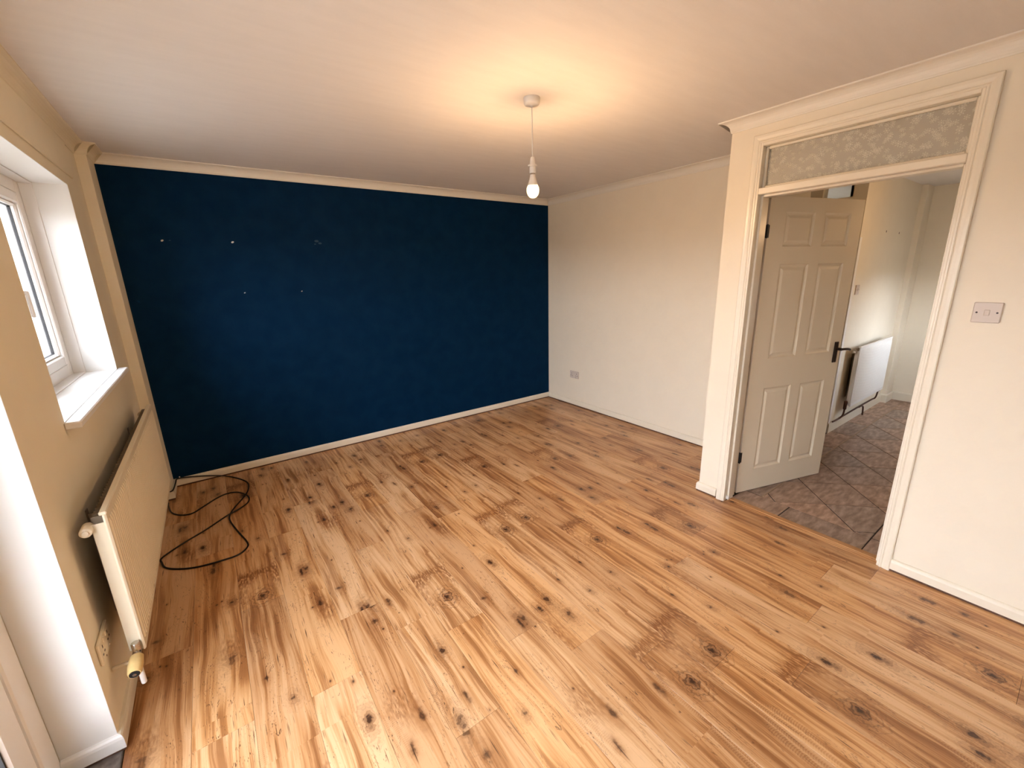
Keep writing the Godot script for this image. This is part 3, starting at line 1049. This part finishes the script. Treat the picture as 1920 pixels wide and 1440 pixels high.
	for f in [1.0, -1.0]:
		var hd := Node3D.new()
		hd.name = "handle"
		d.add_child(hd, true)
		var zb := 0.0 if f > 0 else -0.040
		st = mb()
		box(st, Vector3(0.758, 0.885, zb), Vector3(0.796, 1.035, zb + f * 0.007), 0.003)
		obj("backplate", st, M.bronze, hd)
		st = mb()
		solid(st, Vector3(0.777, 0.985, zb + f * 0.005), Vector3(0.777, 0.985, zb + f * 0.046), 0.010, 14)
		var e := 0.862 if f > 0 else 0.68
		tube(st, smooth_path([Vector3(0.777, 0.985, zb + f * 0.040), Vector3(0.777 + (e - 0.777) * 0.3, 0.986, zb + f * 0.046), Vector3(0.777 + (e - 0.777) * 0.7, 0.984, zb + f * 0.046), Vector3(e, 0.978, zb + f * 0.043)], 4), 0.0085, 10)
		obj("lever", st, M.bronze, hd)

func pendant(label: String, at: Vector3, energy: float) -> void:
	var lamp := thing("pendant_lamp", label, "pendant lamp", at)
	var st := mb()
	lathe(st, [[0.041, 0.0], [0.041, -0.004], [0.040, -0.020], [0.036, -0.029], [0.028, -0.033], [0.010, -0.035], [0.007, -0.040], [0.0035, -0.042], [0.0, -0.042]], 36)
	obj("ceiling_rose", st, M.plastic, lamp)
	st = mb()
	tube(st, [Vector3(0, -0.038, 0), Vector3(0.0003, -0.15, 0), Vector3(0.0, -0.275, 0)], 0.0032, 10)
	obj("cord", st, M.plastic, lamp)
	st = mb()
	lathe(st, [[0.0, -0.262], [0.007, -0.262], [0.010, -0.266], [0.0125, -0.285], [0.0145, -0.298], [0.0145, -0.298], [0.0225, -0.299], [0.0225, -0.306], [0.0155, -0.307], [0.0155, -0.307], [0.0165, -0.334], [0.0150, -0.338], [0.0150, -0.338], [0.0, -0.338]], 28)
	obj("lampholder", st, M.plastic, lamp)
	st = mb()
	lathe(st, [[0.0, -0.338], [0.0135, -0.338], [0.0135, -0.346], [0.0, -0.346]], 24)
	obj("bulb_cap", st, M.chrome, lamp)
	st = mb()
	lathe(st, [[0.0135, -0.345], [0.0140, -0.352], [0.0170, -0.366], [0.0215, -0.380], [0.0262, -0.396], [0.0252, -0.397], [0.0205, -0.381], [0.0155, -0.367], [0.0125, -0.352]], 32)
	obj("bulb_collar", st, M.plastic, lamp)
	st = mb()
	lathe(st, [[0.0, -0.3965], [0.0258, -0.3965], [0.0300, -0.404], [0.0325, -0.416], [0.0310, -0.430], [0.0260, -0.442], [0.0180, -0.451], [0.0085, -0.4555], [0.0, -0.456]], 32)
	obj("bulb", st, M.bulb, lamp)
	var om := OmniLight3D.new()
	om.name = "bulb_light"
	om.position = Vector3(0, -0.424, 0)
	om.light_color = Color(1.0, 0.81, 0.60)
	om.light_energy = energy
	om.light_size = 0.03
	om.omni_range = 14.0
	om.omni_attenuation = 2.0
	om.shadow_enabled = true
	lamp.add_child(om)

func build_fixtures() -> void:
	# ---- lamps
	pendant("bare glowing bulb on a white cord from the living room ceiling", Vector3(2.057, H, 2.207), 0.58)
	pendant("bare glowing bulb hanging in the tiled hall", Vector3(5.10, HH, 3.44), 0.13)
	var st: SurfaceTool

	# ---- radiator under the window; its local x runs towards the blue wall
	var r := radiator("long cream ribbed radiator below the window sill", Vector3(XL, 0, 1.395), PI / 2, 1.61, 0.25, 0.815, 0.056, 0.106, 0.025, M.rad)
	# bleed plug end, near top
	st = mb()
	solid(st, Vector3(-0.770, 0.772, 0.045), Vector3(-0.822, 0.772, 0.045), 0.017, 18)
	solid(st, Vector3(-0.822, 0.772, 0.045), Vector3(-0.828, 0.772, 0.045), 0.009, 12)
	obj("bleed_plug", st, M.rad, r)
	st = mb()
	solid(st, Vector3(0.770, 0.772, 0.045), Vector3(0.822, 0.772, 0.045), 0.015, 18)
	obj("end_plug", st, M.rad, r)
	# thermostatic valve at the near foot
	var v := Node3D.new()
	v.name = "thermostatic_valve"
	r.add_child(v)
	st = mb()
	solid(st, Vector3(-0.785, 0.285, 0.078), Vector3(-0.822, 0.285, 0.078), 0.011, 16)
	solid(st, Vector3(-0.812, 0.300, 0.078), Vector3(-0.812, 0.235, 0.078), 0.013, 16)
	solid(st, Vector3(-0.808, 0.262, 0.078), Vector3(-0.838, 0.255, 0.077), 0.0145, 8)
	obj("valve_body", st, M.chrome, v)
	st = mb()
	cyl(st, Vector3(-0.832, 0.257, 0.077), Vector3(-0.900, 0.240, 0.074), [[0.0, 1.0], [0.017, 1.0], [0.0205, 0.94], [0.0225, 0.5], [0.0205, 0.10], [0.018, 0.0], [0.0, 0.0]], 24)
	obj("valve_head", st, M.trv, v)
	st = mb()
	cyl(st, Vector3(-0.8985, 0.2404, 0.0741), Vector3(-0.9025, 0.2394, 0.0739), [[0.0, 1.0], [0.0150, 1.0], [0.0150, 0.0], [0.0, 0.0]], 20)
	obj("dark_ring", st, M.hole, v)
	st = mb()
	solid(st, Vector3(-0.9020, 0.2395, 0.0739), Vector3(-0.9045, 0.2389, 0.0738), 0.006, 14)
	obj("centre_pin", st, M.chrome, v)
	st = mb()
	solid(st, Vector3(-0.848, 0.228, 0.080), Vector3(-0.848, 0.150, 0.080), 0.0085, 14)
	obj("plastic_tail", st, M.plastic, v)
	st = mb()
	tube(st, smooth_path([Vector3(-0.812, 0.245, 0.078), Vector3(-0.810, 0.228, 0.066), Vector3(-0.806, 0.226, 0.030), Vector3(-0.806, 0.226, 0.0025)], 4), 0.0075, 10)
	obj("feed_pipe", st, M.rad, v)
	# lockshield at the far foot
	st = mb()
	solid(st, Vector3(0.785, 0.285, 0.078), Vector3(0.815, 0.285, 0.078), 0.010, 14)
	solid(st, Vector3(0.815, 0.31, 0.078), Vector3(0.815, 0.24, 0.078), 0.012, 14)
	tube(st, smooth_path([Vector3(0.815, 0.245, 0.078), Vector3(0.812, 0.228, 0.066), Vector3(0.808, 0.226, 0.030), Vector3(0.808, 0.226, 0.0025)], 4), 0.0075, 10)
	obj("lockshield_valve", st, M.rad, r)

	# ---- hall radiator
	var hr := radiator("short white radiator on the hall wall", Vector3(5.965, 0, ZH), 0.0, 0.985, 0.24, 0.818, 0.055, 0.10, 0.033, M.rad_white)
	st = mb()
	solid(st, Vector3(-0.470, 0.775, 0.05), Vector3(-0.515, 0.775, 0.05), 0.015, 14)
	obj("bleed_plug", st, M.chrome, hr)
	st = mb()
	solid(st, Vector3(-0.475, 0.275, 0.06), Vector3(-0.515, 0.275, 0.06), 0.012, 12)
	solid(st, Vector3(-0.510, 0.300, 0.06), Vector3(-0.510, 0.215, 0.06), 0.014, 12)
	tube(st, smooth_path([Vector3(-0.510, 0.23, 0.06), Vector3(-0.508, 0.16, 0.055), Vector3(-0.505, 0.12, 0.035), Vector3(-0.56, 0.108, 0.025), Vector3(-0.65, 0.108, 0.022)], 5), 0.008, 8)
	obj("valve", st, M.copper, hr)
	st = mb()
	tube(st, smooth_path([Vector3(-0.49, 0.112, 0.026), Vector3(0.0, 0.114, 0.026), Vector3(0.44, 0.118, 0.030), Vector3(0.50, 0.14, 0.05), Vector3(0.505, 0.23, 0.06)], 5), 0.008, 8)
	solid(st, Vector3(0.505, 0.285, 0.06), Vector3(0.505, 0.215, 0.06), 0.015, 12)
	solid(st, Vector3(0.475, 0.27, 0.06), Vector3(0.51, 0.27, 0.06), 0.011, 12)
	obj("return_pipe", st, M.copper, hr)
	st = mb()
	tube(st, smooth_path([Vector3(0.05, 0.112, 0.03), Vector3(0.12, 0.112, 0.032), Vector3(0.17, 0.09, 0.036), Vector3(0.18, 0.0, 0.04)], 4), 0.008, 8)
	obj("drop_pipe", st, M.copper, hr)

	# ---- electrics
	socket("grey-white double socket low on the magnolia wall", Vector3(XR, 0.383, 0.477), -PI / 2, M.plate)
	socket("cream double socket beside the ribbed radiator's valve", Vector3(XL, 0.352, 2.212), PI / 2, M.rad)
	light_switch("white single light switch beside the door frame", Vector3(XD, 1.354, 3.755), -PI / 2, M.plate)
	light_switch("white light switch above the hall radiator", Vector3(5.413, 1.350, ZH), 0.0, M.plate)

	# ---- loose black cable
	var pts := []
	for p in [[0.116, 0.074, 0.30], [0.135, 0.073, 0.262], [0.160, 0.073, 0.235], [0.170, 0.073, 0.10], [0.176, 0.074, 0.03], [0.22, 0.070, 0.021], [0.30, 0.055, 0.021], [0.40, 0.030, 0.026], [0.50, 0.008, 0.060]]:
		pts.append(Vector3(p[0], p[1], p[2]))
	for p in [[0.591, 0.203], [0.625, 0.314], [0.615, 0.443], [0.574, 0.56], [0.512, 0.687], [0.48, 0.789], [0.482, 0.892], [0.516, 1.062], [0.549, 1.205], [0.549, 1.276], [0.5, 1.33], [0.423, 1.334], [0.308, 1.317], [0.226, 1.277], [0.158, 1.214], [0.134, 1.14], [0.134, 1.08], [0.228, 0.984], [0.341, 0.895]]:
		pts.append(Vector3(p[0], 0.0050, p[1]))
	for p in [[0.468, 0.010, 0.785], [0.535, 0.0108, 0.742], [0.599, 0.006, 0.659], [0.606, 0.010, 0.564], [0.553, 0.0105, 0.448]]:
		pts.append(Vector3(p[0], p[1], p[2]))
	for p in [[0.483, 0.404], [0.412, 0.441], [0.331, 0.525], [0.267, 0.586], [0.204, 0.563], [0.152, 0.486], [0.128, 0.365], [0.124, 0.30]]:
		pts.append(Vector3(p[0], 0.0050, p[1]))
	st = mb()
	tube(st, smooth_path(pts, 6), 0.0050, 8)
	tag(obj("cable", st, M.rubber), "black cable looping loosely over the laminate beside the radiator", "cable")
	st = mb()
	solid(st, Vector3(0.193, 0.072, 0.018), Vector3(0.193, 0.086, 0.018), 0.004, 10)
	tag(obj("cable_clip", st, M.plastic), "tiny white cable clip on the skirting below the blue wall", "cable clip")
